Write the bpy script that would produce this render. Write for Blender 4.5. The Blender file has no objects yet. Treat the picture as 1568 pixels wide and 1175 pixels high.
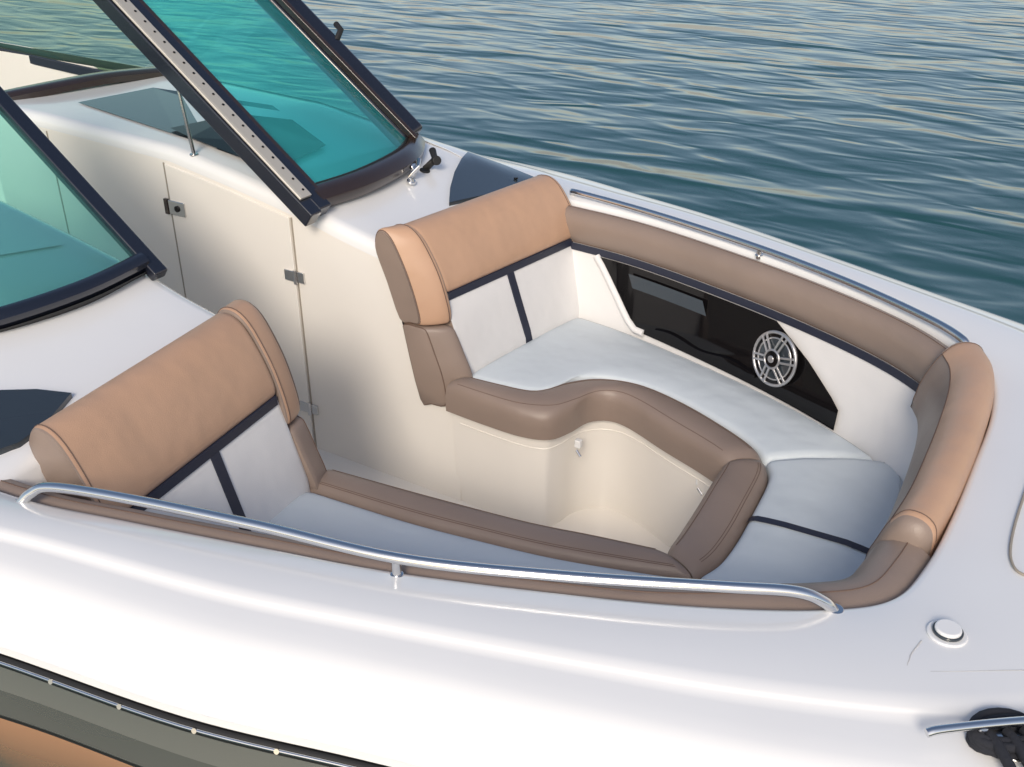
import bpy, bmesh, math
from mathutils import Vector, Matrix
sc=bpy.context.scene
R=math.radians
# ------------------------------------------------------------------ helpers
def mat(name,col,rough=.5,metal=0,coat=0,bump=0,bscale=300,big=0,var=0,spec=.5):
    m=bpy.data.materials.new(name);m.use_nodes=True;nt=m.node_tree;b=nt.nodes['Principled BSDF']
    b.inputs['Base Color'].default_value=(*col,1);b.inputs['Roughness'].default_value=rough
    b.inputs['Metallic'].default_value=metal;b.inputs['Coat Weight'].default_value=coat
    b.inputs['Coat Roughness'].default_value=.08;b.inputs['Specular IOR Level'].default_value=spec
    tc=nt.nodes.new('ShaderNodeTexCoord')
    prev=None
    if var:
        n=nt.nodes.new('ShaderNodeTexNoise');n.inputs['Scale'].default_value=4;n.inputs['Detail'].default_value=5
        nt.links.new(tc.outputs['Object'],n.inputs['Vector'])
        r=nt.nodes.new('ShaderNodeMapRange');r.inputs[1].default_value=.3;r.inputs[2].default_value=.7;r.inputs[3].default_value=1-var;r.inputs[4].default_value=1+var
        nt.links.new(n.outputs[0],r.inputs[0])
        mx=nt.nodes.new('ShaderNodeVectorMath');mx.operation='SCALE';mx.inputs[0].default_value=col
        nt.links.new(r.outputs[0],mx.inputs['Scale']);nt.links.new(mx.outputs[0],b.inputs['Base Color'])
    if big:
        n=nt.nodes.new('ShaderNodeTexNoise');n.inputs['Scale'].default_value=7;n.inputs['Detail'].default_value=2
        nt.links.new(tc.outputs['Object'],n.inputs['Vector'])
        bp=nt.nodes.new('ShaderNodeBump');bp.inputs['Strength'].default_value=1;bp.inputs['Distance'].default_value=big
        nt.links.new(n.outputs[0],bp.inputs['Height']);prev=bp
    if bump:
        n=nt.nodes.new('ShaderNodeTexVoronoi');n.inputs['Scale'].default_value=bscale
        nt.links.new(tc.outputs['Object'],n.inputs['Vector'])
        bp=nt.nodes.new('ShaderNodeBump');bp.inputs['Strength'].default_value=bump;bp.inputs['Distance'].default_value=.001
        nt.links.new(n.outputs[0],bp.inputs['Height'])
        if prev: nt.links.new(prev.outputs[0],bp.inputs['Normal'])
        prev=bp
    if prev: nt.links.new(prev.outputs[0],b.inputs['Normal'])
    return m
WHITE=mat('gelcoat_white',(.82,.825,.83),.18,coat=.7,var=.012)
CREAM=mat('gelcoat_cream',(.82,.785,.73),.28,coat=.3,var=.015)
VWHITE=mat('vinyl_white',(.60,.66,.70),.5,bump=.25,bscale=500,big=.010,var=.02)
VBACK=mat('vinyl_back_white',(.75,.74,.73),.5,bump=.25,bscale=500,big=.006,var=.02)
TAN=mat('vinyl_tan',(.52,.325,.215),.42,bump=.3,bscale=420,big=.009,var=.05)
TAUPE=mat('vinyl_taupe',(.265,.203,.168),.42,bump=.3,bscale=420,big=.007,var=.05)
NAVY=mat('vinyl_navy',(.02,.024,.045),.45)
STITCH=mat('stitch_thread',(.15,.095,.07),.7)
WPIPE=mat('white_piping',(.45,.47,.48),.6)
SEAM=mat('seam_dark',(.34,.30,.25),.7)
GROOVE=mat('deck_groove',(.55,.54,.53),.6)
BRONZE=mat('frame_bronze',(.032,.02,.017),.25,coat=.5)
BLACKF=mat('frame_black',(.012,.015,.026),.22,coat=.6)
CHROME=mat('stainless',(.72,.72,.72),.16,metal=1)
HINGE=mat('hinge_stainless',(.55,.52,.46),.45,metal=.35)
BLACK=mat('gloss_black',(.005,.0045,.005),.05,coat=0,spec=.35)
HATCH=mat('smoked_acrylic',(.03,.04,.05),.07,coat=.7)
RUBBER=mat('black_rubber',(.015,.015,.015),.6)
SILVER=mat('speaker_silver',(.55,.55,.56),.28,metal=.8)
ROPE=mat('rope_black',(.02,.022,.03),.9,bump=1,bscale=120)
HGRAY=mat('hull_gray',(.20,.20,.18),.15,coat=1)
HGRAY2=mat('hull_gray_dark',(.14,.135,.12),.15,coat=1)
HTAN=mat('hull_tan',(.50,.27,.15),.2,coat=1)
def glass(name,tint,body,bw):
    m=bpy.data.materials.new(name);m.use_nodes=True;nt=m.node_tree;nt.nodes.clear()
    o=nt.nodes.new('ShaderNodeOutputMaterial');t=nt.nodes.new('ShaderNodeBsdfTransparent');t.inputs[0].default_value=(*tint,1)
    d=nt.nodes.new('ShaderNodeBsdfDiffuse');d.inputs[0].default_value=(*body,1)
    d2=nt.nodes.new('ShaderNodeBsdfTranslucent');d2.inputs[0].default_value=(*body,1)
    dm=nt.nodes.new('ShaderNodeMixShader');dm.inputs[0].default_value=.4
    g=nt.nodes.new('ShaderNodeBsdfGlossy');g.inputs[1].default_value=.02
    f=nt.nodes.new('ShaderNodeFresnel');f.inputs[0].default_value=1.65
    a=nt.nodes.new('ShaderNodeMixShader');a.inputs[0].default_value=bw
    b=nt.nodes.new('ShaderNodeMixShader')
    nt.links.new(d.outputs[0],dm.inputs[1]);nt.links.new(d2.outputs[0],dm.inputs[2])
    nt.links.new(t.outputs[0],a.inputs[1]);nt.links.new(dm.outputs[0],a.inputs[2])
    nt.links.new(f.outputs[0],b.inputs[0]);nt.links.new(a.outputs[0],b.inputs[1]);nt.links.new(g.outputs[0],b.inputs[2])
    nt.links.new(b.outputs[0],o.inputs[0]);return m
GLASS=glass('tinted_glass',(.30,.98,.98),(.07,.74,.76),.34)
GLASS_S=glass('tinted_glass_light',(.50,.96,.88),(.3,.87,.80),.18)
GLASS2=glass('tinted_glass_side',(.78,.95,.78),(.3,.6,.5),.05)

def empty(name,loc=(0,0,0)):
    e=bpy.data.objects.new(name,None);sc.collection.objects.link(e);e.location=loc;e.empty_display_size=.1;return e
def mk(name,vs,fs,m,parent=None,smooth=35,bevel=0,seg=3,mi=None):
    me=bpy.data.meshes.new(name);me.from_pydata([tuple(v) for v in vs],[],fs)
    for x in (m if isinstance(m,(list,tuple)) else [m]): me.materials.append(x)
    if mi:
        for p,i in zip(me.polygons,mi): p.material_index=i
    bm=bmesh.new();bm.from_mesh(me);bmesh.ops.recalc_face_normals(bm,faces=bm.faces);bm.to_mesh(me);bm.free()
    if smooth:
        for p in me.polygons:p.use_smooth=True
        me.set_sharp_from_angle(angle=R(smooth))
    ob=bpy.data.objects.new(name,me);sc.collection.objects.link(ob)
    if parent: ob.parent=parent
    if bevel:
        for p in me.polygons:p.use_smooth=True
        b=ob.modifiers.new('b','BEVEL');b.width=bevel;b.segments=seg;b.limit_method='ANGLE';b.angle_limit=R(40);b.harden_normals=True
    return ob
def loft(rings,closed=False):
    n=len(rings[0]);vs=[v for r in rings for v in r];fs=[]
    for i in range(len(rings)-1):
        for j in range(n if closed else n-1):
            k=(j+1)%n;fs.append((i*n+j,i*n+k,(i+1)*n+k,(i+1)*n+j))
    return vs,fs
def cr(pts,n,closed=False):
    pts=[Vector(p) for p in pts];out=[];N=len(pts)
    segs=N if closed else N-1
    for i in range(segs):
        p1=pts[i];p2=pts[(i+1)%N]
        p0=pts[(i-1)%N] if (closed or i>0) else p1*2-p2
        p3=pts[(i+2)%N] if (closed or i+2<N) else p2*2-p1
        for k in range(n):
            t=k/n
            out.append(.5*((2*p1)+(p2-p0)*t+(2*p0-5*p1+4*p2-p3)*t*t+(3*p1-p0-3*p2+p3)*t**3))
    if not closed: out.append(pts[-1].copy())
    return out
def tube(name,pts,r,m,parent=None,seg=10,caps=True):
    pts=[Vector(p) for p in pts];rings=[]
    up=Vector((0,0,1))
    for i,p in enumerate(pts):
        d=(pts[min(i+1,len(pts)-1)]-pts[max(i-1,0)]).normalized()
        a=d.cross(up)
        if a.length<.05:a=d.cross(Vector((0,1,0)))
        a.normalize();b=a.cross(d)
        rings.append([p+(a*math.cos(2*math.pi*j/seg)+b*math.sin(2*math.pi*j/seg))*r for j in range(seg)])
    vs,fs=loft(rings,True)
    if caps: fs+= [tuple(range(seg)),tuple(range(len(vs)-seg,len(vs)))]
    return mk(name,vs,fs,m,parent,smooth=60)
def off(pts,d):
    out=[]
    for i,p in enumerate(pts):
        a=Vector(pts[max(i-1,0)][:2]);b=Vector(pts[min(i+1,len(pts)-1)][:2]);t=(b-a)
        if t.length>0:t.normalize()
        out.append(Vector((p[0]-t.y*d,p[1]+t.x*d)))
    return out
def box(name,c,s,m,parent=None,bevel=.004,rot=None):
    vs=[(sx*s[0]/2,sy*s[1]/2,sz*s[2]/2) for sx in(-1,1) for sy in(-1,1) for sz in(-1,1)]
    fs=[(0,1,3,2),(4,6,7,5),(0,4,5,1),(2,3,7,6),(0,2,6,4),(1,5,7,3)]
    if rot: vs=[rot@Vector(v) for v in vs]
    vs=[Vector(v)+Vector(c) for v in vs]
    return mk(name,vs,fs,m,parent,bevel=bevel)
def beam(name,p,q,nrm,w,t,m,parent,bevel=.006):
    p=Vector(p);q=Vector(q);d=(q-p).normalized();n=(Vector(nrm)-d*Vector(nrm).dot(d)).normalized();s=d.cross(n)
    vs=[e+s*a*w/2+n*b*t/2 for e in(p,q) for a in(-1,1) for b in(-1,1)]
    fs=[(0,1,3,2),(4,6,7,5),(0,4,5,1),(2,3,7,6),(0,2,6,4),(1,5,7,3)]
    return mk(name,vs,fs,m,parent,bevel=bevel)
def disc(name,c,axis,r,h,m,parent,seg=32,bevel=.003):
    axis=Vector(axis).normalized();q=axis.to_track_quat('Z','Y')
    vs=[Vector(c)+q@Vector((r*math.cos(2*math.pi*i/seg),r*math.sin(2*math.pi*i/seg),z)) for z in(0,h) for i in range(seg)]
    fs=[tuple(range(seg)),tuple(range(2*seg-1,seg-1,-1))]+[(i,(i+1)%seg,seg+(i+1)%seg,seg+i) for i in range(seg)]
    return mk(name,vs,fs,m,parent,bevel=bevel)
def interp(x,tab):
    if x<=tab[0][0]:return tab[0][1]
    for (a,b),(c,d) in zip(tab,tab[1:]):
        if x<=c:return b+(d-b)*(x-a)/(c-a)
    return tab[-1][1]
def sst(a,b,x):
    t=min(1,max(0,(x-a)/(b-a)));return t*t*(3-2*t)
ZC=[(-4,.26),(-1.9,.24),(-1.2,.215),(-.85,.16),(-.55,.105),(-.42,.07),(-.30,.045),(-.12,.01)]
def zsurf(x,y):
    return .01+(interp(x,ZC)-.01)*(1-sst(1.12,1.42,abs(y)))

# ------------------------------------------------------------------ boat hull & deck
boat=empty('bowrider_boat')
pairs=[((-4,1.16),(-4,1.46)),((-2.3,1.16),(-2.3,1.49)),((-.94,1.15),(-.94,1.45)),((-.3,1.13),(-.25,1.41)),((.03,1.10),(.25,1.30)),
((.39,1.06),(.6,1.21)),((.84,.935),(1.0,1.07)),((1.17,.81),(1.38,.93)),((1.40,.69),(1.75,.79)),((1.55,.56),(2.05,.63)),
((1.63,.44),(2.3,.42)),((1.665,.25),(2.45,.2)),((1.67,0),(2.5,0)),((1.67,-.25),(2.45,-.25)),((1.66,-.43),(2.32,-.5)),
((1.63,-.56),(2.1,-.72)),((1.54,-.65),(1.85,-.88)),((1.37,-.75),(1.55,-1.0)),((1.15,-.85),(1.28,-1.08)),((.81,-.98),(.92,-1.18)),
((.53,-1.06),(.6,-1.27)),((.24,-1.14),(.2,-1.34)),((0,-1.20),(-.1,-1.40)),((-.3,-1.22),(-.5,-1.45)),((-.94,-1.2),(-1,-1.48)),
((-2.3,-1.2),(-2.3,-1.5)),((-4,-1.2),(-4,-1.48))]
NI=8
inner=cr([Vector((*a,0)) for a,b in pairs],NI);outer=cr([Vector((*b,0)) for a,b in pairs],NI)
rings=[]
onrm=[]
for i in range(len(outer)):
    t=(outer[min(i+1,len(outer)-1)]-outer[max(i-1,0)]).normalized();onrm.append(Vector((-t.y,t.x,0)))
for i,(a,b) in enumerate(zip(inner,outer)):
    k=sst(-.3,-.05,a.x)
    r=[Vector((a.x,a.y,zsurf(a.x,a.y)-.06*k-.002))]
    d=(b-a).normalized()
    for vv,dz in ((.0,-.008),(.006,-.002),(.016,0)):
        p=a+d*vv;r.append(Vector((p.x,p.y,zsurf(p.x,p.y)+dz*k)))
    for v in (.15,.3,.45,.6,.70,.715,.73,.8,.9):
        p=a.lerp(b,v);r.append(Vector((p.x,p.y,zsurf(p.x,p.y)+.012*math.sin(math.pi*v)-(.007*sst(.70,.73,v)))))
    n=onrm[i]
    for o,z in ((0,-.007),(.022,-.014),(.04,-.029),(.055,-.055),(.068,-.095),(.078,-.128),(.090,-.134),(.092,-.15)):
        p=b+n*o;r.append(Vector((p.x,p.y,zsurf(p.x,p.y)+z)))
    rings.append(r)
vs,fs=loft(rings)
mk('deck',vs,fs,WHITE,boat,smooth=50)
hp=((.092,-.15,0),(.085,-.18,0),(.08,-.265,0),(.07,-.27,1),(.055,-.375,1),(.055,-.379,2),(.052,-.39,2),(.052,-.394,3),(.02,-.55,3),(-.06,-.75,3),(-.2,-1.1,3))
rings=[[Vector((b.x+n.x*o,b.y+n.y*o,z)) for o,z,_ in hp] for b,n in zip(outer,onrm)]
vs,fs=loft(rings);mi=[hp[j][2] for i in range(len(rings)-1) for j in range(len(hp)-1)]
mk('hull_side',vs,fs,[HGRAY,HGRAY2,RUBBER,HTAN],boat,smooth=50,mi=mi)
rub=[Vector((b.x+n.x*.094,b.y+n.y*.094,-.155)) for b,n in zip(outer,onrm)]
tube('rub_rail',rub,.012,RUBBER,boat)
tube('rub_rail_insert',[Vector((b.x+n.x*.105,b.y+n.y*.105,-.149)) for b,n in zip(outer,onrm)],.0035,CHROME,boat,seg=8)
L=0;nextd=.1
for i in range(len(rub)-1):
    seg=(rub[i+1]-rub[i]).length
    while L+seg>nextd:
        p=rub[i].lerp(rub[i+1],(nextd-L)/seg)
        if p.x>-.8: disc('rub_screw',p+onrm[i]*.012+Vector((0,0,.006)),onrm[i]+Vector((0,0,.5)),.0052,.003,CHROME,boat,seg=12,bevel=0)
        nextd+=.16
    L+=seg
# inside liner wall
lo=[i for i in range(len(inner)) if inner[i].x>-.15]
I=[inner[i] for i in lo]
def inw(d): return off(I,-d)
w0=inw(.0);w1=inw(.06);w2=inw(.05);wb=inw(.115)
rings=[[Vector((a.x,a.y,-.05)),Vector((b.x,b.y,-.10)),Vector((c.x,c.y,-.14)),Vector((c.x*.5+d.x*.5,c.y*.5+d.y*.5,-.27)),Vector((d.x,d.y,-.40)),Vector((d.x,d.y,-.9))] for a,b,c,d in zip(w0,w2,w1,wb)]
vs,fs=loft(rings);mk('inner_liner',vs,fs,VBACK,boat)
def wallY(x,z):
    def yy(lst):
        for p,q in zip(lst,lst[1:]):
            if p.x<=x<=q.x and p.y>0: return p.y+(q.y-p.y)*(x-p.x)/(q.x-p.x)
        return lst[0].y
    a=yy(w1);b=yy(wb);t=min(1,max(0,(-.14-z)/.26));return a+(b-a)*t
mk('floor',[(-4,-1.2,-.88),(1.3,-1.2,-.88),(1.3,1.2,-.88),(-4,1.2,-.88)],[(0,1,2,3)],CREAM,boat)
mk('cockpit_side',[(-4,1.15,-.88),(-2.3,1.15,-.88),(-2.3,1.15,.2),(-4,1.15,.2),(-4,-1.19,-.88),(-2.3,-1.19,-.88),(-2.3,-1.19,.2),(-4,-1.19,.2)],[(0,1,2,3),(4,5,6,7)],CREAM,boat)

# ------------------------------------------------------------------ consoles
for s,nm in ((1,'port'),(-1,'starboard')):
    oy=1.165 if s>0 else 1.21
    yi=.30 if s>0 else .36
    xs=[-2.3,-2.1,-1.9,-1.7,-1.5,-1.3,-1.2,-1.1,-1.0,-.9,-.8,-.7,-.62,-.55,-.48,-.42,-.36,-.3,-.26,-.22]
    rings=[]
    def xx(x,y): return x+.10*sst(.5,1.1,y)*sst(-.5,-.22,x)
    for x in xs:
        r=[]
        for y,dz in ((yi,-.05),(yi+.001,-.03),(yi+.008,-.012),(yi+.025,-.002),(yi+.045,0)): r.append(Vector((x,s*y,zsurf(x,y)+dz)))
        for k in range(1,9):
            y=yi+.045+(oy-yi-.045)*k/8;x2=xx(x,y);r.append(Vector((x2,s*y,zsurf(x2,y)-(.003 if k==8 else 0))))
        rings.append(r)
    rings.append([Vector((p.x+.015,p.y,p.z-.02)) for p in rings[-1]])
    rings.append([Vector((p.x+.003,p.y,-.88)) for p in rings[-1]])
    vs,fs=loft(rings);mk('console_top_'+nm,vs,fs,WHITE,boat,smooth=45)
    top=[(x,zsurf(x,.3)-.05) for x in xs]
    po=[(x,s*yi,z) for x,z in top]+[(-.205,s*yi,-.05),(-.11,s*yi,-.44),(.06,s*yi,-.49)]
    lowr=[(x,s*yi,-.88) for x,_,_ in po]
    vs,fs=loft([po,lowr]);mk('console_side_'+nm,vs,fs,CREAM,boat,smooth=0)
    vs,fs=loft([[(-2.3,s*yi,-.88),(-2.3,s*yi,.19)],[(-2.3,s*1.16,-.88),(-2.3,s*1.16,.19)]]);mk('console_aft_'+nm,vs,fs,CREAM,boat,smooth=0)
    if s>0: H=[(-.262,.735),(-.15,1.13),(-.16,1.205),(-.33,1.225),(-.493,1.20),(-.455,1.10),(-.40,.97),(-.33,.84)];c=Vector((-.32,1.05))
    else: H=[(-.235,.895),(-.185,1.0),(-.165,1.09),(-.175,1.14),(-.42,1.17),(-.42,1.10),(-.36,1.01),(-.30,.94)];c=Vector((-.29,1.06))
    N=len(H);K=6
    def drape(Hs,hz,name,m,zlow):
        vs=[]
        for k in range(K+1):
            for (x,y) in Hs:
                p=c.lerp(Vector((x,y)),k/K);vs.append((p.x,s*p.y,zsurf(p.x,p.y)+hz))
        fs=[]
        for k in range(K):
            for j in range(N): fs.append((k*N+j,k*N+(j+1)%N,(k+1)*N+(j+1)%N,(k+1)*N+j))
        for j in range(N):vs.append((Hs[j][0],s*Hs[j][1],zsurf(*Hs[j])+zlow))
        for j in range(N):fs.append((K*N+j,K*N+(j+1)%N,(K+1)*N+(j+1)%N,(K+1)*N+j))
        mk(name,vs,fs,m,boat,smooth=30)
    drape(H,.014,'deck_hatch_'+nm,HATCH,-.012)
    disc('hatch_knob',(-.215,s*1.12,zsurf(-.215,1.12)+.016),(0,0,1),.008,.006,BLACK,boat,seg=16,bevel=.001)
    D=[(-1.95,.50),(-1.9,.85),(-1.3,.95),(-.95,.80),(-.82,.44),(-1.28,.42)]
    vs=[(x,s*y,zsurf(x,y)+.006) for x,y in D];mk('dash_panel_'+nm,vs,[tuple(range(len(D)))],HATCH if s>0 else WHITE,boat,smooth=0)
    if s>0:
        D=[(-1.35,.45),(-1.3,.75),(-1.1,.85),(-.84,.75),(-.80,.42),(-1.2,.41)]
        vs=[(x,s*y,zsurf(x,y)+.014) for x,y in D];mk('dash_dark_'+nm,vs,[tuple(range(len(D)))],BLACK,boat,smooth=0)
    bp=cr([(-2.32,s*(yi-.02),.24),(-2.22,s*.5,.262),(-2.15,s*.8,.27),(-2.1,s*1.1,.25)],6)
    rr=[]
    for p in bp: rr.append([p+Vector((a,0,b)) for a,b in ((-.05,-.02),(-.05,.01),(-.03,.02),(.03,.018),(.05,.005),(.05,-.02))])
    vs,fs=loft(rr,True);mk('dash_brow_'+nm,vs,fs,BRONZE,boat,smooth=40)
# walk-through door on port console
door=empty('walkthrough_door')
box('door_seam',(-1.9,.2985,-.33),(.005,.004,1.02),SEAM,door,bevel=0)
pz=lambda x:zsurf(x,.3)-.062
vs=[];
for y in(.2935,.301):
    for x,z in ((-1.228,-.86),(-1.228,pz(-1.228)),(-1.1,pz(-1.1)),(-.9,pz(-.9)),(-.75,pz(-.75)),(-.628,pz(-.628)),(-.628,-.86)): vs.append((x,y,z))
n=7;mk('door_leaf',vs,[tuple(range(n)),tuple(range(2*n-1,n-1,-1))]+[(i,(i+1)%n,n+(i+1)%n,n+i) for i in range(n)],CREAM,door,bevel=.0035)
for x in (-1.235,-.621):
    z1=zsurf(x,.3)-.06;box('door_gap',(x,.2985,(z1-.88)/2),(.006,.003,z1+.88),SEAM,door,bevel=0)
box('latch_plate',(-1.19,.290,-.01),(.085,.008,.055),CHROME,door,bevel=.003)
disc('latch_button',(-1.185,.287,-.01),(0,-1,0),.012,.006,BLACK,door,seg=20,bevel=.001)
box('latch_edge',(-1.243,.289,-.01),(.02,.012,.06),BRONZE,door,bevel=.002)
for z in(-.16,-.70):
    box('hinge_leaf',(-.65,.290,z),(.045,.007,.04),CHROME,door,bevel=.002)
    box('hinge_leaf_b',(-.60,.294,z),(.03,.009,.04),CHROME,door,bevel=.002)
    tube('hinge_pin',[(-.622,.288,z-.026),(-.622,.288,z+.026)],.007,CHROME,door)

# ------------------------------------------------------------------ windshield
for s,nm in ((1,'port'),(-1,'starboard')):
    ws=empty('boat_windshield')
    yo=0 if s>0 else .065;xo=0 if s>0 else -.03
    def W(x,y,z): return Vector((x+xo,s*(y+yo*(1-sst(.4,1.0,y))),z))
    bot=[W(x,y,z) for x,y,z in ((-.53,.32,.145),(-.505,.55,.145),(-.53,.80,.145),(-.585,.95,.145),(-.66,1.07,.15))]
    topc=[W(x,y,z) for x,y,z in ((-1.46,.32,.83),(-1.40,.50,.83),(-1.38,.70,.83),(-1.41,.85,.825),(-1.46,.97,.82))]
    b=cr(bot,6);t=cr(topc,6)
    vs,fs=loft([b,t]);mk('front_pane',vs,fs,GLASS if s>0 else GLASS_S,ws,smooth=60)
    rr=[];rs=[]
    for i,p in enumerate(b):
        d=(t[i]-p).normalized();tg=(b[min(i+1,len(b)-1)]-b[max(i-1,0)]).normalized();n=tg.cross(d)
        if n.z<0:n=-n
        k_=1 if s>0 else .62
        rr.append([p+d*a*k_+n*c for a,c in ((-.048,-.022),(-.05,.012),(-.04,.026),(-.01,.030),(.022,.022),(.034,.010),(.034,-.022))])
        rs.append([p+d*a+n*c for a,c in ((.034,.004),(.036,.008),(.042,.008),(.044,.004))])
    nn=7;vs,fs=loft(rr,True);n6=len(vs);fs+=[tuple(range(nn)),tuple(range(n6-nn,n6))];mk('bottom_rail',vs,fs,BRONZE if s>0 else BLACKF,ws,smooth=40)
    if s>0: vs,fs=loft(rs);mk('glass_seal',vs,fs,RUBBER,ws)
    rr=[]
    for i,p in enumerate(b):
        d=(t[i]-p).normalized()
        rr.append([p-d*.028+Vector((.01,0,-.005)),Vector((p.x+.0,p.y,zsurf(p.x,p.y)-.01))])
    vs,fs=loft(rr);mk('base_gasket',vs,fs,RUBBER,ws)
    beam('centre_post',W(-.475,.305,.105),W(-1.47,.305,.84),(.6,0,.8),.06 if s>0 else .05,.05 if s>0 else .035,BLACKF,ws)
    if s>0:
        beam('hinge_backing',(-.47,.250,.095),(-1.47,.250,.83),(.6,0,.8),.055,.06,BLACKF,ws)
        beam('piano_hinge',(-.50,.257,.164),(-1.47,.257,.881),(.6,0,.8),.046,.010,HINGE,ws,bevel=.001)
        tube('hinge_knuckle',[(-.50,.231,.164),(-1.47,.231,.881)],.0055,HINGE,ws)
        for k in range(24):
            u=k/23;disc('screw',(-.52-.93*u,.264,.184+.687*u),(.6,0,.8),.0045,.003,BLACK,ws,seg=10,bevel=0)
        beam('inboard_seal',(-.52,.337,.145),(-1.46,.337,.84),(.6,0,.8),.02,.04,BRONZE,ws,bevel=.004)
    beam('corner_post',W(-.655,1.045,.155),W(-1.46,.945,.835),(.6,-.2,.8),.13,.08,BLACKF,ws,bevel=.018)
    beam('corner_bead',W(-.60,1.0,.17),W(-1.40,.895,.85),(.6,-.2,.8),.02,.03,BRONZE,ws,bevel=.004)
    vs=[(-.68,s*1.09,.14),(-3.6,s*1.18,.21),(-3.6,s*1.08,.9),(-1.48,s*.99,.82)]
    mk('side_pane',vs,[(0,1,2,3)],GLASS2,ws,smooth=0)
    beam('side_rail_bottom',(-.66,s*1.09,.12),(-3.6,s*1.18,.19),(0,1,0),.05,.035,BLACKF,ws)
    if s>0:
        tube('stay_rod',[(-1.10,.33,.20),(-1.13,.32,.52)],.007,CHROME,ws)
        disc('stay_foot',(-1.10,.33,.195),(0,0,1),.016,.008,CHROME,ws)
        tube('latch_arm',[(-.47,.78,.10),(-.44,.80,.14),(-.46,.83,.155)],.008,CHROME,ws)
        disc('latch_base',(-.45,.76,.085),(.3,0,1),.017,.012,CHROME,ws)
        disc('latch_cup',(-.47,.80,.13),(.8,-.3,.4),.013,.018,CHROME,ws)
        tube('black_latch',[(-.50,.92,.09),(-.46,.93,.13),(-.50,.97,.15)],.014,RUBBER,ws)
        disc('black_latch_knob',(-.46,.93,.125),(.8,-.4,.3),.018,.02,RUBBER,ws,seg=16)
        disc('black_latch_foot',(-.49,.90,.08),(.2,0,1),.02,.015,RUBBER,ws)
        tube('post_knob',[(-1.0,1.04,.50),(-1.0,1.07,.535),(-1.04,1.09,.55)],.012,RUBBER,ws)

# ------------------------------------------------------------------ bolsters round the coaming
bol=empty('coaming_bolster')
sec=((.0,-.045),(.004,-.016),(.016,-.004),(.034,-.001),(.052,-.006),(.068,-.022),(.076,-.05),(.074,-.09),(.064,-.122),(.052,-.128))
offs=[inw(o) for o,_ in sec]
for L_ in offs:
    for i,p in enumerate(I):
        if p.y<0:
            f=1+.55*sst(1.2,1.5,p.x);L_[i]=p.xy+(L_[i]-p.xy)*f
def band(name,cond,m):
    idx=[i for i in range(len(I)) if cond(I[i])]
    rings=[[Vector((offs[k][i].x,offs[k][i].y,sec[k][1])) for k in range(len(sec))] for i in idx]
    vs,fs=loft(rings,True);n=len(sec);fs+=[tuple(range(n)),tuple(range(len(vs)-n,len(vs)))]
    mk(name,vs,fs,m,bol,smooth=50)
    for k in (3,8):
        tube(name+'_stitch',[Vector((offs[k][i].x,offs[k][i].y,sec[k][1]+.0003)) for i in idx],.0012,STITCH,bol,seg=6)
band('port_bolster',lambda p:p.y>.40,TAUPE)
band('starboard_bolster',lambda p:p.y<-.36,TAUPE)
a1=inw(.068)
for cond in (lambda p:p.y>.38,lambda p:p.y<-.34,lambda p:abs(p.y)<=.44 and p.x>1):
    ix=[i for i in range(len(I)) if cond(I[i])]
    vs,fs=loft([[Vector((a1[i].x,a1[i].y,-.124)),Vector((a1[i].x,a1[i].y,-.152))] for i in ix]);mk('navy_trim',vs,fs,NAVY,bol)
# bow headrest
bh=empty('bow_headrest_bolster')
path=cr([(1.545,.515),(1.582,.43),(1.603,.30),(1.612,.12),(1.614,-.06),(1.612,-.20),(1.603,-.33)],6)
PR=cr([Vector((a,z,0)) for a,z in ((-.088,-.165),(-.094,-.10),(-.078,-.04),(-.05,.015),(-.018,.046),(.018,.052),(.044,.040),(.055,.015),(.056,-.03),(.05,-.15))],3,True)
def bowsec(p,n,s_=1,u=0):
    out=[]
    for v in PR:
        x=v.x*(1-.32*u) if v.x<0 else v.x
        z=v.y if v.y>-.05 else -.05+(v.y+.05)*(1-.45*u)
        out.append(Vector((p.x+n.x*x*s_,p.y+n.y*x*s_,-.03+(z+.03)*s_)))
    return out
def bowpiece(name,path):
    rr=[];N=len(path)
    for i,p in enumerate(path):
        t=(path[min(i+1,N-1)]-path[max(i-1,0)]).normalized();n=Vector((-t.y,t.x))
        if n.x<0:n=-n
        rr.append(bowsec(p,n,1,sst(.1,1,i/(N-1))))
    def cap(p,t,u):
        n=Vector((-t.y,t.x));n=n if n.x>0 else -n
        return [bowsec(p+t*d,n,s_,u) for d,s_ in ((.014,.95),(.028,.82),(.036,.6),(.038,.2))]
    t0=(path[0]-path[1]).normalized();t1=(path[-1]-path[-2]).normalized()
    rr=list(reversed(cap(path[0],t0,0)))+rr+cap(path[-1],t1,1)
    n=len(rr[0]);vs,fs=loft(rr,True);mi=[]
    for i in range(len(rr)-1):
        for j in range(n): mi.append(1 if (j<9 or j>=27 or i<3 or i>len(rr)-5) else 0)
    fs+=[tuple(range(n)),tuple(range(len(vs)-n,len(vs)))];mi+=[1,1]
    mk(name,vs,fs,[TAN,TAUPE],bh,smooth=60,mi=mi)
    tube(name+'_seam',[r[9]+Vector((-.0003,0,0.0003)) for r in rr[4:-4]],.0016,STITCH,bh,seg=6)
    for e in (4,-5): tube(name+'_end_seam',rr[e]+[rr[e][0]],.0014,STITCH,bh,seg=6)
bowpiece('headrest',path)

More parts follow.
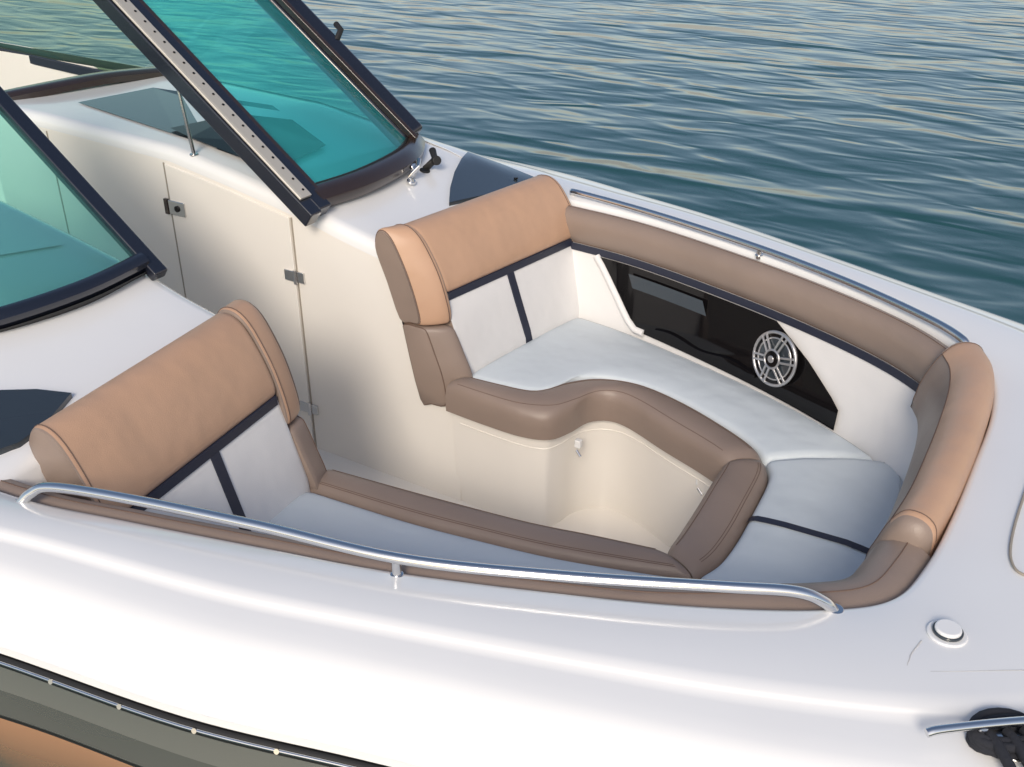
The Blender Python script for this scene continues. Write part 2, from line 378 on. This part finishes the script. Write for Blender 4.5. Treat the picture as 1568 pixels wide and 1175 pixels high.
# ------------------------------------------------------------------ seat cushions
seat=empty('bow_lounge_seat')
so=[(.06,.34),(.20,.355),(.31,.375),(.355,.42),(.385,.51),(.45,.575),(.55,.60),(.66,.592),(.80,.555),(.92,.505),(1.04,.44),(1.10,.385)]
si=[(.04,.255),(.20,.245),(.34,.245),(.43,.275),(.465,.35),(.485,.44),(.54,.485),(.62,.475),(.77,.41),(.90,.36),(1.00,.315)]
so_b=[(1.102,.383),(1.14,.30),(1.158,.12),(1.168,-.02),(1.165,-.14),(1.14,-.225)]
si_b=[(1.003,.312),(1.008,.18),(1.018,.05),(1.026,-.08),(1.03,-.17)]
so_s=[(1.137,-.228),(1.0,-.275),(.80,-.335),(.60,-.375),(.38,-.41),(.05,-.44)]
si_s=[(1.027,-.173),(.83,-.21),(.65,-.25),(.35,-.29),(.03,-.33)]
def res(pts,n,sm=8):
    P=[v.xy for v in cr([(p[0],p[1],0) for p in pts],sm)];L=[0]
    for a,b in zip(P,P[1:]):L.append(L[-1]+(b-a).length)
    out=[]
    for k in range(n+1):
        d=L[-1]*k/n;j=0
        while j<len(P)-2 and L[j+1]<d:j+=1
        out.append(P[j].lerp(P[j+1],(d-L[j])/max(1e-6,L[j+1]-L[j])))
    return out
def strip(name,o,i_,n=60):
    O=res(o,n);N=res(i_,n);rr=[]
    prof=((0,-.49),(0,-.415),(.05,-.393),(.16,-.380),(.32,-.3745),(.5,-.373),(.68,-.3745),(.84,-.381),(.95,-.395),(1,-.418),(1.0,-.45),(.99,-.49))
    for k,(a,b) in enumerate(zip(O,N)):
        e=min(k,n-k);dz={0:-.014,1:-.004}.get(e,0)
        rr.append([Vector((a.x+(b.x-a.x)*u,a.y+(b.y-a.y)*u,z+(dz if z>-.45 else 0))) for u,z in prof])
    vs,fs=loft(rr);m_=len(prof);fs+=[tuple(range(m_)),tuple(range(len(vs)-m_,len(vs)))]
    mk(name,vs,fs,TAUPE,seat,smooth=45)
    for u,z in ((.17,-.3792),(.22,-.3778),(.83,-.3800)):
        tube(name+'_stitch',[(a.x+(b.x-a.x)*u,a.y+(b.y-a.y)*u,z) for a,b in list(zip(O,N))[2:-2]],.0009,STITCH,seat,seg=6)
strip('border_port',so,si);strip('border_bow',so_b,si_b,30);strip('border_starboard',so_s,si_s)
def pad(name,A,B,n,zt=-.386,crown=.008):
    A=res(A,n);B=res(B,n)
    ts=[0,.15,.4,.8,1.6]+list(range(3,n-2))+[n-1.6,n-.8,n-.4,n-.15,n]
    def at(P,t):
        j=min(n-1,int(t));return P[j].lerp(P[j+1],t-j)
    rr=[];stB=[]
    for t in ts:
        a=at(A,t);b=at(B,t);w=(b-a).length;e=min(t,n-t)
        end=-.026*(1-min(1,e/1.2))**2.2
        ring=[Vector((a.x,a.y,-.49))];dirn=(b-a)/w
        for d,z in ((0,-.028),(.003,-.017),(.008,-.009),(.016,-.003),(.028,0),(.06,crown*.45)):
            p=a+dirn*min(d,w*.3);ring.append(Vector((p.x,p.y,zt+z+end)))
        for u in (.3,.4,.5,.6,.7): 
            p=a+dirn*w*u;ring.append(Vector((p.x,p.y,zt+crown+end)))
        for d,z in reversed(((0,-.028),(.003,-.017),(.008,-.009),(.016,-.003),(.028,0),(.06,crown*.45))):
            p=b-dirn*min(d,w*.3);ring.append(Vector((p.x,p.y,zt+z+end)))
        ring.append(Vector((b.x,b.y,-.49)));rr.append(ring)
        if .5<e: stB.append(ring[-5]+Vector((0,0,.0002)))
    vs,fs=loft(rr);m_=len(rr[0]);fs+=[tuple(range(m_)),tuple(range(len(vs)-m_,len(vs)))]
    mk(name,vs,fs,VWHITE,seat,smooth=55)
    tube(name+'_piping',stB,.0015,WPIPE,seat,seg=6)
def wl(cond): return [(p.x,p.y) for p in inw(.120) if cond(p)]
WP=wl(lambda p:.14<p.x<1.36 and p.y>.5)+[(1.385,.565)]
so2=[(x,y+.002) for x,y in so]
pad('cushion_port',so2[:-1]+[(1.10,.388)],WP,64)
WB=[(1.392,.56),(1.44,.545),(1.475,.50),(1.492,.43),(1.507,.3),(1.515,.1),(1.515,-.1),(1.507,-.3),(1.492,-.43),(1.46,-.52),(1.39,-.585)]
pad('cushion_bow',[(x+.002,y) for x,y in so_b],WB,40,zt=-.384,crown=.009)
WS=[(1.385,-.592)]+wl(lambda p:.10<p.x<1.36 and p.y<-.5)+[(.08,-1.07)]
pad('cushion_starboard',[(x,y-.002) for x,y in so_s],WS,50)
sv=[]
for y in (.062,.088):
    sv.append([Vector((1.162,y,-.40)),Vector((1.170,y,-.388)),Vector((1.185,y,-.3815)),Vector((1.215,y,-.3770)),Vector((1.26,y,-.3725)),Vector((1.42,y+.010,-.3725)),Vector((1.46,y+.012,-.3770)),Vector((1.49,y+.012,-.3810)),Vector((1.512,y+.012,-.393)),Vector((1.518,y+.012,-.41))])
vs,fs=loft(sv);mk('navy_stripe',vs,fs,NAVY,seat)
# moulded bases below cushions
base=empty('seat_base')
path=cr([(x,y,0) for x,y in si],5)+cr([(x,y,0) for x,y in si_b],5)+cr([(x,y,0) for x,y in si_s],5)
rr=[[Vector((c.x,c.y,-.482)),Vector((b.x,b.y,-.486)),Vector((b.x,b.y,-.507)),Vector((a.x,a.y,-.513)),Vector((d.x,d.y,-.88))] for a,b,c,d in zip(off(path,.034),off(path,.022),off(path,.04),off(path,.05))]
vs,fs=loft(rr);mk('moulded_base',vs,fs,CREAM,base,smooth=30)
tube('base_lip',[Vector((p.x,p.y,-.545)) for p in off(path,.036)][1:70],.003,CREAM,base)
for q in ((.475,.395,-.55),(.90,.41,-.555)):
    box('latch_block',(q[0],q[1]-.0,q[2]),(.022,.02,.03),WHITE,base)
    tube('latch_peg',[(q[0],q[1]-.012,q[2]-.02),(q[0]+.02,q[1]-.02,q[2]-.035)],.005,CHROME,base)

# ------------------------------------------------------------------ backrests
def xback(z): return interp(-z,[(-.12,-.262),(-.05,-.242),(.25,-.142),(.5,-.085)])
for s in (1,-1):
    yb=0 if s>0 else .075
    w_0=.60 if s>0 else .93
    def extr(name,prof,y0,y1,m,parent,sm=3,wing=False):
        P=[(v.x,v.y) for v in cr([Vector((x,z,0)) for x,z in prof],sm,True)] if sm>1 else prof
        rr=[]
        cx=sum(p[0] for p in P)/len(P);cz=sum(p[1] for p in P)/len(P)
        e=min(.014,(y1-y0)*.2)
        ys=[(y0,.955),(y0+e*.3,.985),(y0+e,1.0)]+[(y0+e+(y1-y0-2*e)*k/6,1.0) for k in range(1,6)]+[(y1-e,1),(y1-e*.3,.985),(y1,.955)]
        for y,k in ys:
            sh=.1*(y-.3-yb)/.65;u=(y-y0)/(y1-y0)
            w=(w_0+(1-w_0)*math.sin(math.pi/2*min(1,u*1.05)) if wing else 1)
            ring=[]
            for x,z in P:
                if wing: x=xback(z)+(x-xback(z))*w
                ring.append(Vector((cx+(x-cx)*k+sh,s*y,cz+(z-cz)*k)))
            rr.append(ring)
        vs,fs=loft(rr,True);n=len(P);nf=len(fs);fs+=[tuple(range(n)),tuple(range(len(vs)-n,len(vs)))]
        mi=[0]*nf+[1,1]
        for i in range(nf):
            if i//n in (len(rr)-2,) : mi[i]=1
        return mk(name,vs,fs,[m,TAUPE],parent,smooth=50,mi=mi),rr
    br=empty('seat_backrest')
    y1=1.085 if s>0 else 1.09
    o,rr=extr('pillow',[(-.175,-.112),(-.238,.02),(-.233,.062),(-.205,.092),(-.16,.095),(-.118,.069),(-.077,.012),(-.044,-.05),(-.028,-.10),(-.045,-.118),(-.10,-.118)],.364+yb,y1,TAN,br)
    tube('pillow_end_seam',rr[-3]+[rr[-3][0]],.0016,STITCH,br,seg=6)
    o,rr=extr('pillow_wing',[(-.15,-.213),(-.20,-.08),(-.243,.02),(-.236,.068),(-.205,.098),(-.158,.101),(-.114,.073),(-.073,.014),(-.040,-.05),(-.014,-.13),(-.004,-.19),(-.018,-.212),(-.08,-.215)],.282+yb,.361+yb,TAN,br,wing=True)
    sh0=rr[0]
    cxy=sum((p for p in sh0),Vector())/len(sh0)
    q0=[cxy+(p-cxy)*.97+Vector((0,-s*.001,0)) for p in sh0];q1=[p+Vector((0,-s*.004,0)) for p in q0]
    vs,fs=loft([q0,q1],True);n=len(q0);fs+=[tuple(range(n)),tuple(range(n,2*n))];mk('wing_side',vs,fs,TAUPE,br,smooth=40)
    tube('wing_piping',[p+Vector((0,s*.002,0)) for p in sh0]+[sh0[0]+Vector((0,s*.002,0))],.0025,STITCH,br,seg=6)
    tube('wing_seam',rr[-3]+[rr[-3][0]],.0018,STITCH,br,seg=6)
    o,rr=extr('lower_wing',[(-.09,-.50),(-.145,-.26),(-.135,-.224),(-.06,-.220),(-.005,-.222),(.015,-.245),(.045,-.31),(.076,-.38),(.086,-.45),(.07,-.497),(-.02,-.505)],.284+yb,.357+yb,TAUPE,br,wing=True)
    tube('lower_wing_piping',rr[1]+[rr[1][0]],.002,STITCH,br,seg=6)
    extr('back_cushion',[(-.06,-.42),(-.17,-.14),(-.12,-.116),(-.045,-.116),(-.032,-.13),(.005,-.24),(.05,-.37),(.055,-.42)],.359+yb,y1-.03,VBACK,br,sm=1)
    def front(z): return interp(-z,[(.112,-.037),(.13,-.032),(.24,.005),(.37,.050),(.42,.055)])
    rows=[]
    for k in range(9):
        y=.37+yb+(y1-.04-.37-yb)*k/8;sh=.1*(y-.3-yb)/.65
        rows.append([Vector((-.040+sh,s*y,-.110)),Vector((-.026+sh,s*y,-.114)),Vector((front(-.14)+.004+sh,s*y,-.139)),Vector((front(-.14)-.004+sh,s*y,-.141))])
    vs,fs=loft(rows);mk('navy_band_top',vs,fs,NAVY,br)
    rows=[];yc=.682 if s>0 else .715
    for k in range(8):
        z=-.118-.272*k/7
        rows.append([Vector((front(z)+a+.1*(y-.3-yb)/.65,s*y,z)) for y,a in ((yc-.018,-.003),(yc-.016,.0035),(yc+.016,.0035),(yc+.018,-.003))])
    vs,fs=loft(rows);mk('navy_band_vertical',vs,fs,NAVY,br)

# ------------------------------------------------------------------ side locker panel and speaker
pan=empty('glove_box_panel')
up=[(.21,-.152),(.96,-.152),(1.10,-.23),(1.20,-.30),(1.235,-.33)]
lw=[(.21,-.155),(.24,-.185),(.38,-.345),(.42,-.372),(1.235,-.39)]
rr=[]
for x in [.21+.01*k for k in range(103)]:
    zu=interp(x,up);zl=interp(x,lw)
    rr.append([Vector((x-.004,wallY(x,zu+(zl-zu)*k/6)-.010,zu+(zl-zu)*k/6)) for k in range(7)])
vs,fs=loft(rr);mk('black_panel',vs,fs,BLACK,pan,smooth=60)
edge=[(x,interp(x,lw)) for x in [.21,.24,.28,.32,.36,.385,.40,.42,.46]]
tube('panel_rim',[Vector((x-.010,wallY(x,z)-.006,z+.002)) for x,z in edge],.014,VBACK,pan)
rr=[]
for k in range(24):
    x=.36+.32*k/23;rr.append([Vector((x+.05*j/5-.006,wallY(x+.05*j/5,-.2)-.020+.012*j/5,-.175-.14*j/5)) for j in range(6)])
vs,fs=loft(rr);mk('panel_door',vs,fs,HATCH,pan,smooth=60)
rr=[]
for k in range(30):
    x=.50+.42*k/29;rr.append([Vector((x,wallY(x,-.34)-.012-o,-.345+h+.008*math.sin(k*.35))) for o,h in ((0,.012),(.012,.010),(.014,0),(0,-.006))])
vs,fs=loft(rr);mk('panel_ledge',vs,fs,BLACK,pan,smooth=60)
spk=empty('marine_speaker')
c=Vector((.985,wallY(.985,-.264)-.016,-.262));ax=Vector((-.42,-.88,.18)).normalized()
disc('basket',c,ax,.090,.012,BLACK,spk,seg=48)
q=ax.to_track_quat('Z','Y')
def ring(name,r,h,rt,m):
    tube(name,[c+q@Vector((r*math.cos(2*math.pi*i/48),r*math.sin(2*math.pi*i/48),h)) for i in range(49)],rt,m,spk,caps=False)
ring('outer_ring',.087,.012,.0055,SILVER);ring('mid_ring',.030,.024,.004,SILVER);ring('surround',.068,.012,.003,SILVER)
disc('cone',c+ax*.010,ax,.064,.004,HATCH,spk,seg=40)
disc('tweeter',c+ax*.016,ax,.026,.012,BLACK,spk,seg=24);disc('tweeter_dome',c+ax*.026,ax,.012,.006,SILVER,spk,seg=20)
for k in range(6):
    a=2*math.pi*k/6+.25
    for da in(-.11,.11):
        p0=c+q@Vector((.030*math.cos(a+da*2.4),.030*math.sin(a+da*2.4),.024));p1=c+q@Vector((.085*math.cos(a+da),.085*math.sin(a+da),.016))
        beam('spoke',p0,p1,ax,.007,.006,SILVER,spk,bevel=.001)

# ------------------------------------------------------------------ grab rails
def rail(pts,posts,z0):
    g=empty('grab_rail');P=cr(pts,8);tube('rail_tube',P,.0110,CHROME,g,seg=16)
    for p in posts: tube('post',[(p[0],p[1],z0-.01),(p[0],p[1],p[2])],.009,CHROME,g);disc('post_foot',(p[0],p[1],z0),(0,0,1),.013,.004,CHROME,g)
    for p in (pts[0],pts[-1]): disc('end_flange',(p[0],p[1],.007),(0,0,1),.015,.004,CHROME,g)
rail([(.005,-1.222,.0),(.03,-1.20,.030),(.08,-1.178,.050),(.26,-1.13,.058),(.54,-1.06,.058),(.83,-.99,.052),(1.1,-.88,.052),(1.36,-.757,.054),(1.48,-.69,.048),(1.53,-.662,.026),(1.55,-.650,.0)],[(.82,-.99,.05)],.008)
rail([(.02,1.145,.005),(.03,1.138,.025),(.06,1.125,.034),(.40,1.06,.034),(.835,.935,.034),(1.17,.80,.034),(1.42,.665,.034),(1.53,.585,.03),(1.55,.572,.005)],[(.835,.935,.03)],.008)

# ------------------------------------------------------------------ deck fittings
cap=empty('deck_filler_cap')
disc('cap_ring',(1.735,-.625,.018),(0,0,1),.034,.006,WHITE,cap,seg=40);disc('cap_step',(1.735,-.625,.024),(0,0,1),.026,.006,HATCH,cap,seg=40,bevel=.002);disc('cap_top',(1.735,-.625,.026),(0,0,1),.0225,.010,WHITE,cap,seg=40,bevel=.004)
cl=empty('mooring_cleat')
cp=[Vector((1.755,-.895,.042)),Vector((1.775,-.878,.046)),Vector((1.86,-.81,.047)),Vector((1.95,-.743,.046)),Vector((1.975,-.725,.042))]
tube('horn',cr(cp,4),.0075,CHROME,cl,seg=14)
for u in(.32,.62):
    p=cp[0].lerp(cp[-1],u);tube('leg',[Vector((p.x,p.y,.0)),Vector((p.x,p.y,.044))],.008,CHROME,cl)
disc('cleat_plate',(1.865,-.807,.013),(0,0,1),.05,.006,CHROME,cl)
rp=empty('mooring_rope')
ctr=cp[0].lerp(cp[-1],.47);dr=(cp[-1]-cp[0]);dr.z=0;dr.normalize();sd=Vector((dr.y,-dr.x,0))
pts=[]
for k in range(110):
    a=k*.30;u=math.cos(a);v=math.sin(a)
    pts.append(Vector((ctr.x,ctr.y,0))+dr*(u*.052)+sd*(v*(.018+.0002*k))+Vector((0,0,.022+.009*math.sin(k*.055+a*.5))))
tube('rope_wraps',pts,.0075,ROPE,rp)
for o in (-.03,.0,.028):
    b0=Vector((ctr.x,ctr.y,0))+dr*o
    tube('rope_tail',cr([b0+Vector((0,0,.03)),b0+sd*.03+Vector((0,0,.034)),b0+sd*.08+Vector((0,0,.026)),b0+sd*.15+Vector((0,0,.0)),b0+sd*.2+Vector((0,0,-.06)),b0+sd*.24+Vector((0,0,-.3)),b0+sd*.3+Vector((0,0,-1.1))],6),.0085,ROPE,rp)
def groove(name,pts,r,m):
    P=cr(pts,6);tube(name,P,r,m,boat,seg=6)
groove('anchor_hatch_seam',[(2.3,-.30,.018),(1.95,-.36,.021),(1.84,-.385,.021),(1.80,-.36,.021),(1.785,-.25,.021),(1.785,0,.021),(1.785,.25,.021),(1.84,.34,.021),(2.3,.25,.018)],.0028,SEAM)
groove('deck_panel_line',[(1.701,-.665,.0195),(1.694,-.72,.0205),(1.715,-.742,.0205),(1.87,-.645,.021),(2.1,-.5,.0205)],.0014,GROOVE)

# ------------------------------------------------------------------ water
def water():
    m=bpy.data.materials.new('water');m.use_nodes=True;nt=m.node_tree;b=nt.nodes['Principled BSDF']
    b.inputs['Base Color'].default_value=(.020,.080,.086,1);b.inputs['Roughness'].default_value=.05;b.inputs['IOR'].default_value=1.42
    tc=nt.nodes.new('ShaderNodeTexCoord')
    def nz(sx,sy,rot,sc_,det,dist):
        mp=nt.nodes.new('ShaderNodeMapping');mp.inputs['Rotation'].default_value=(0,0,R(rot));mp.inputs['Scale'].default_value=(sx,sy,1)
        n=nt.nodes.new('ShaderNodeTexNoise');n.inputs['Scale'].default_value=sc_;n.inputs['Detail'].default_value=det;n.inputs['Distortion'].default_value=dist
        nt.links.new(tc.outputs['Object'],mp.inputs[0]);nt.links.new(mp.outputs[0],n.inputs['Vector']);return n
    prev=None
    for args,d in (((.45,1.2,-28,1.1,1.2,.7),.075),((.45,1.2,-20,3.2,.8,.8),.024),((.7,1.3,-38,9,1,.3),.0012)):
        n=nz(*args);bp=nt.nodes.new('ShaderNodeBump');bp.inputs['Distance'].default_value=d;bp.inputs['Strength'].default_value=1
        nt.links.new(n.outputs[0],bp.inputs['Height'])
        if prev:nt.links.new(prev.outputs[0],bp.inputs['Normal'])
        prev=bp
    nt.links.new(prev.outputs[0],b.inputs['Normal']);return m
S_=3000
mk('water',[(-S_,-S_,-.95),(S_,-S_,-.95),(S_,S_,-.95),(-S_,S_,-.95)],[(0,1,2,3)],water(),None,smooth=0)

# ------------------------------------------------------------------ light
sundir=Vector((.35,-.93,0)).normalized()
el=R(34)
tosun=Vector((sundir.x*math.cos(el),sundir.y*math.cos(el),math.sin(el)))
w=bpy.data.worlds.new('World');sc.world=w;w.use_nodes=True;nt=w.node_tree
bg=nt.nodes['Background'];sk=nt.nodes.new('ShaderNodeTexSky');sk.sky_type='NISHITA';sk.sun_disc=False
sk.sun_elevation=el;sk.sun_rotation=math.atan2(tosun.x,tosun.y);sk.dust_density=2.5;sk.air_density=1.0
# warm evening haze low over the horizon, stronger to the bow side
tc=nt.nodes.new('ShaderNodeTexCoord');sp=nt.nodes.new('ShaderNodeSeparateXYZ');nt.links.new(tc.outputs['Generated'],sp.inputs[0])
def M(op,a,b=None):
    n=nt.nodes.new('ShaderNodeMath');n.operation=op
    for i,v in enumerate((a,b)):
        if v is None: continue
        if isinstance(v,(int,float)): n.inputs[i].default_value=v
        else: nt.links.new(v,n.inputs[i])
    return n.outputs[0]
ab=M('ABSOLUTE',sp.outputs[2]);h=M('POWER',M('SUBTRACT',1.0,ab),6.0)
dt=nt.nodes.new('ShaderNodeVectorMath');dt.operation='DOT_PRODUCT';dt.inputs[1].default_value=(.62,.76,.2);nt.links.new(tc.outputs['Generated'],dt.inputs[0])
lobe=M('POWER',M('MAXIMUM',dt.outputs['Value'],0.0),10.0)
def sc3(col,f):
    n=nt.nodes.new('ShaderNodeVectorMath');n.operation='SCALE';n.inputs[0].default_value=col;nt.links.new(f,n.inputs['Scale']);return n.outputs[0]
def add(a,b):
    n=nt.nodes.new('ShaderNodeVectorMath');n.operation='ADD';nt.links.new(a,n.inputs[0]);nt.links.new(b,n.inputs[1]);return n.outputs[0]
tot=add(add(sk.outputs[0],sc3((3.6,3.3,2.9),h)),sc3((3.2,2.0,.9),lobe))
nt.links.new(tot,bg.inputs[0]);bg.inputs[1].default_value=.14
ld=bpy.data.lights.new('sun','SUN');ld.energy=2.0;ld.angle=R(18);ld.color=(1,.90,.77)
lo_=bpy.data.objects.new('sun',ld);sc.collection.objects.link(lo_);lo_.rotation_euler=tosun.to_track_quat('Z','Y').to_euler()
# ------------------------------------------------------------------ camera
th=R(28.7)
cd=bpy.data.cameras.new('camera');cd.sensor_width=36;cd.lens=36*1565/1568;cd.clip_end=10000;cd.clip_start=.05
co=bpy.data.objects.new('camera',cd);sc.collection.objects.link(co);co.location=(1.803,-2.164,1.25)
fw=Vector((-.527*math.cos(th),.85*math.cos(th),-math.sin(th)))
co.rotation_euler=fw.to_track_quat('-Z','Y').to_euler()
sc.camera=co
sc.view_settings.view_transform='Standard';sc.view_settings.look='None';sc.view_settings.exposure=0
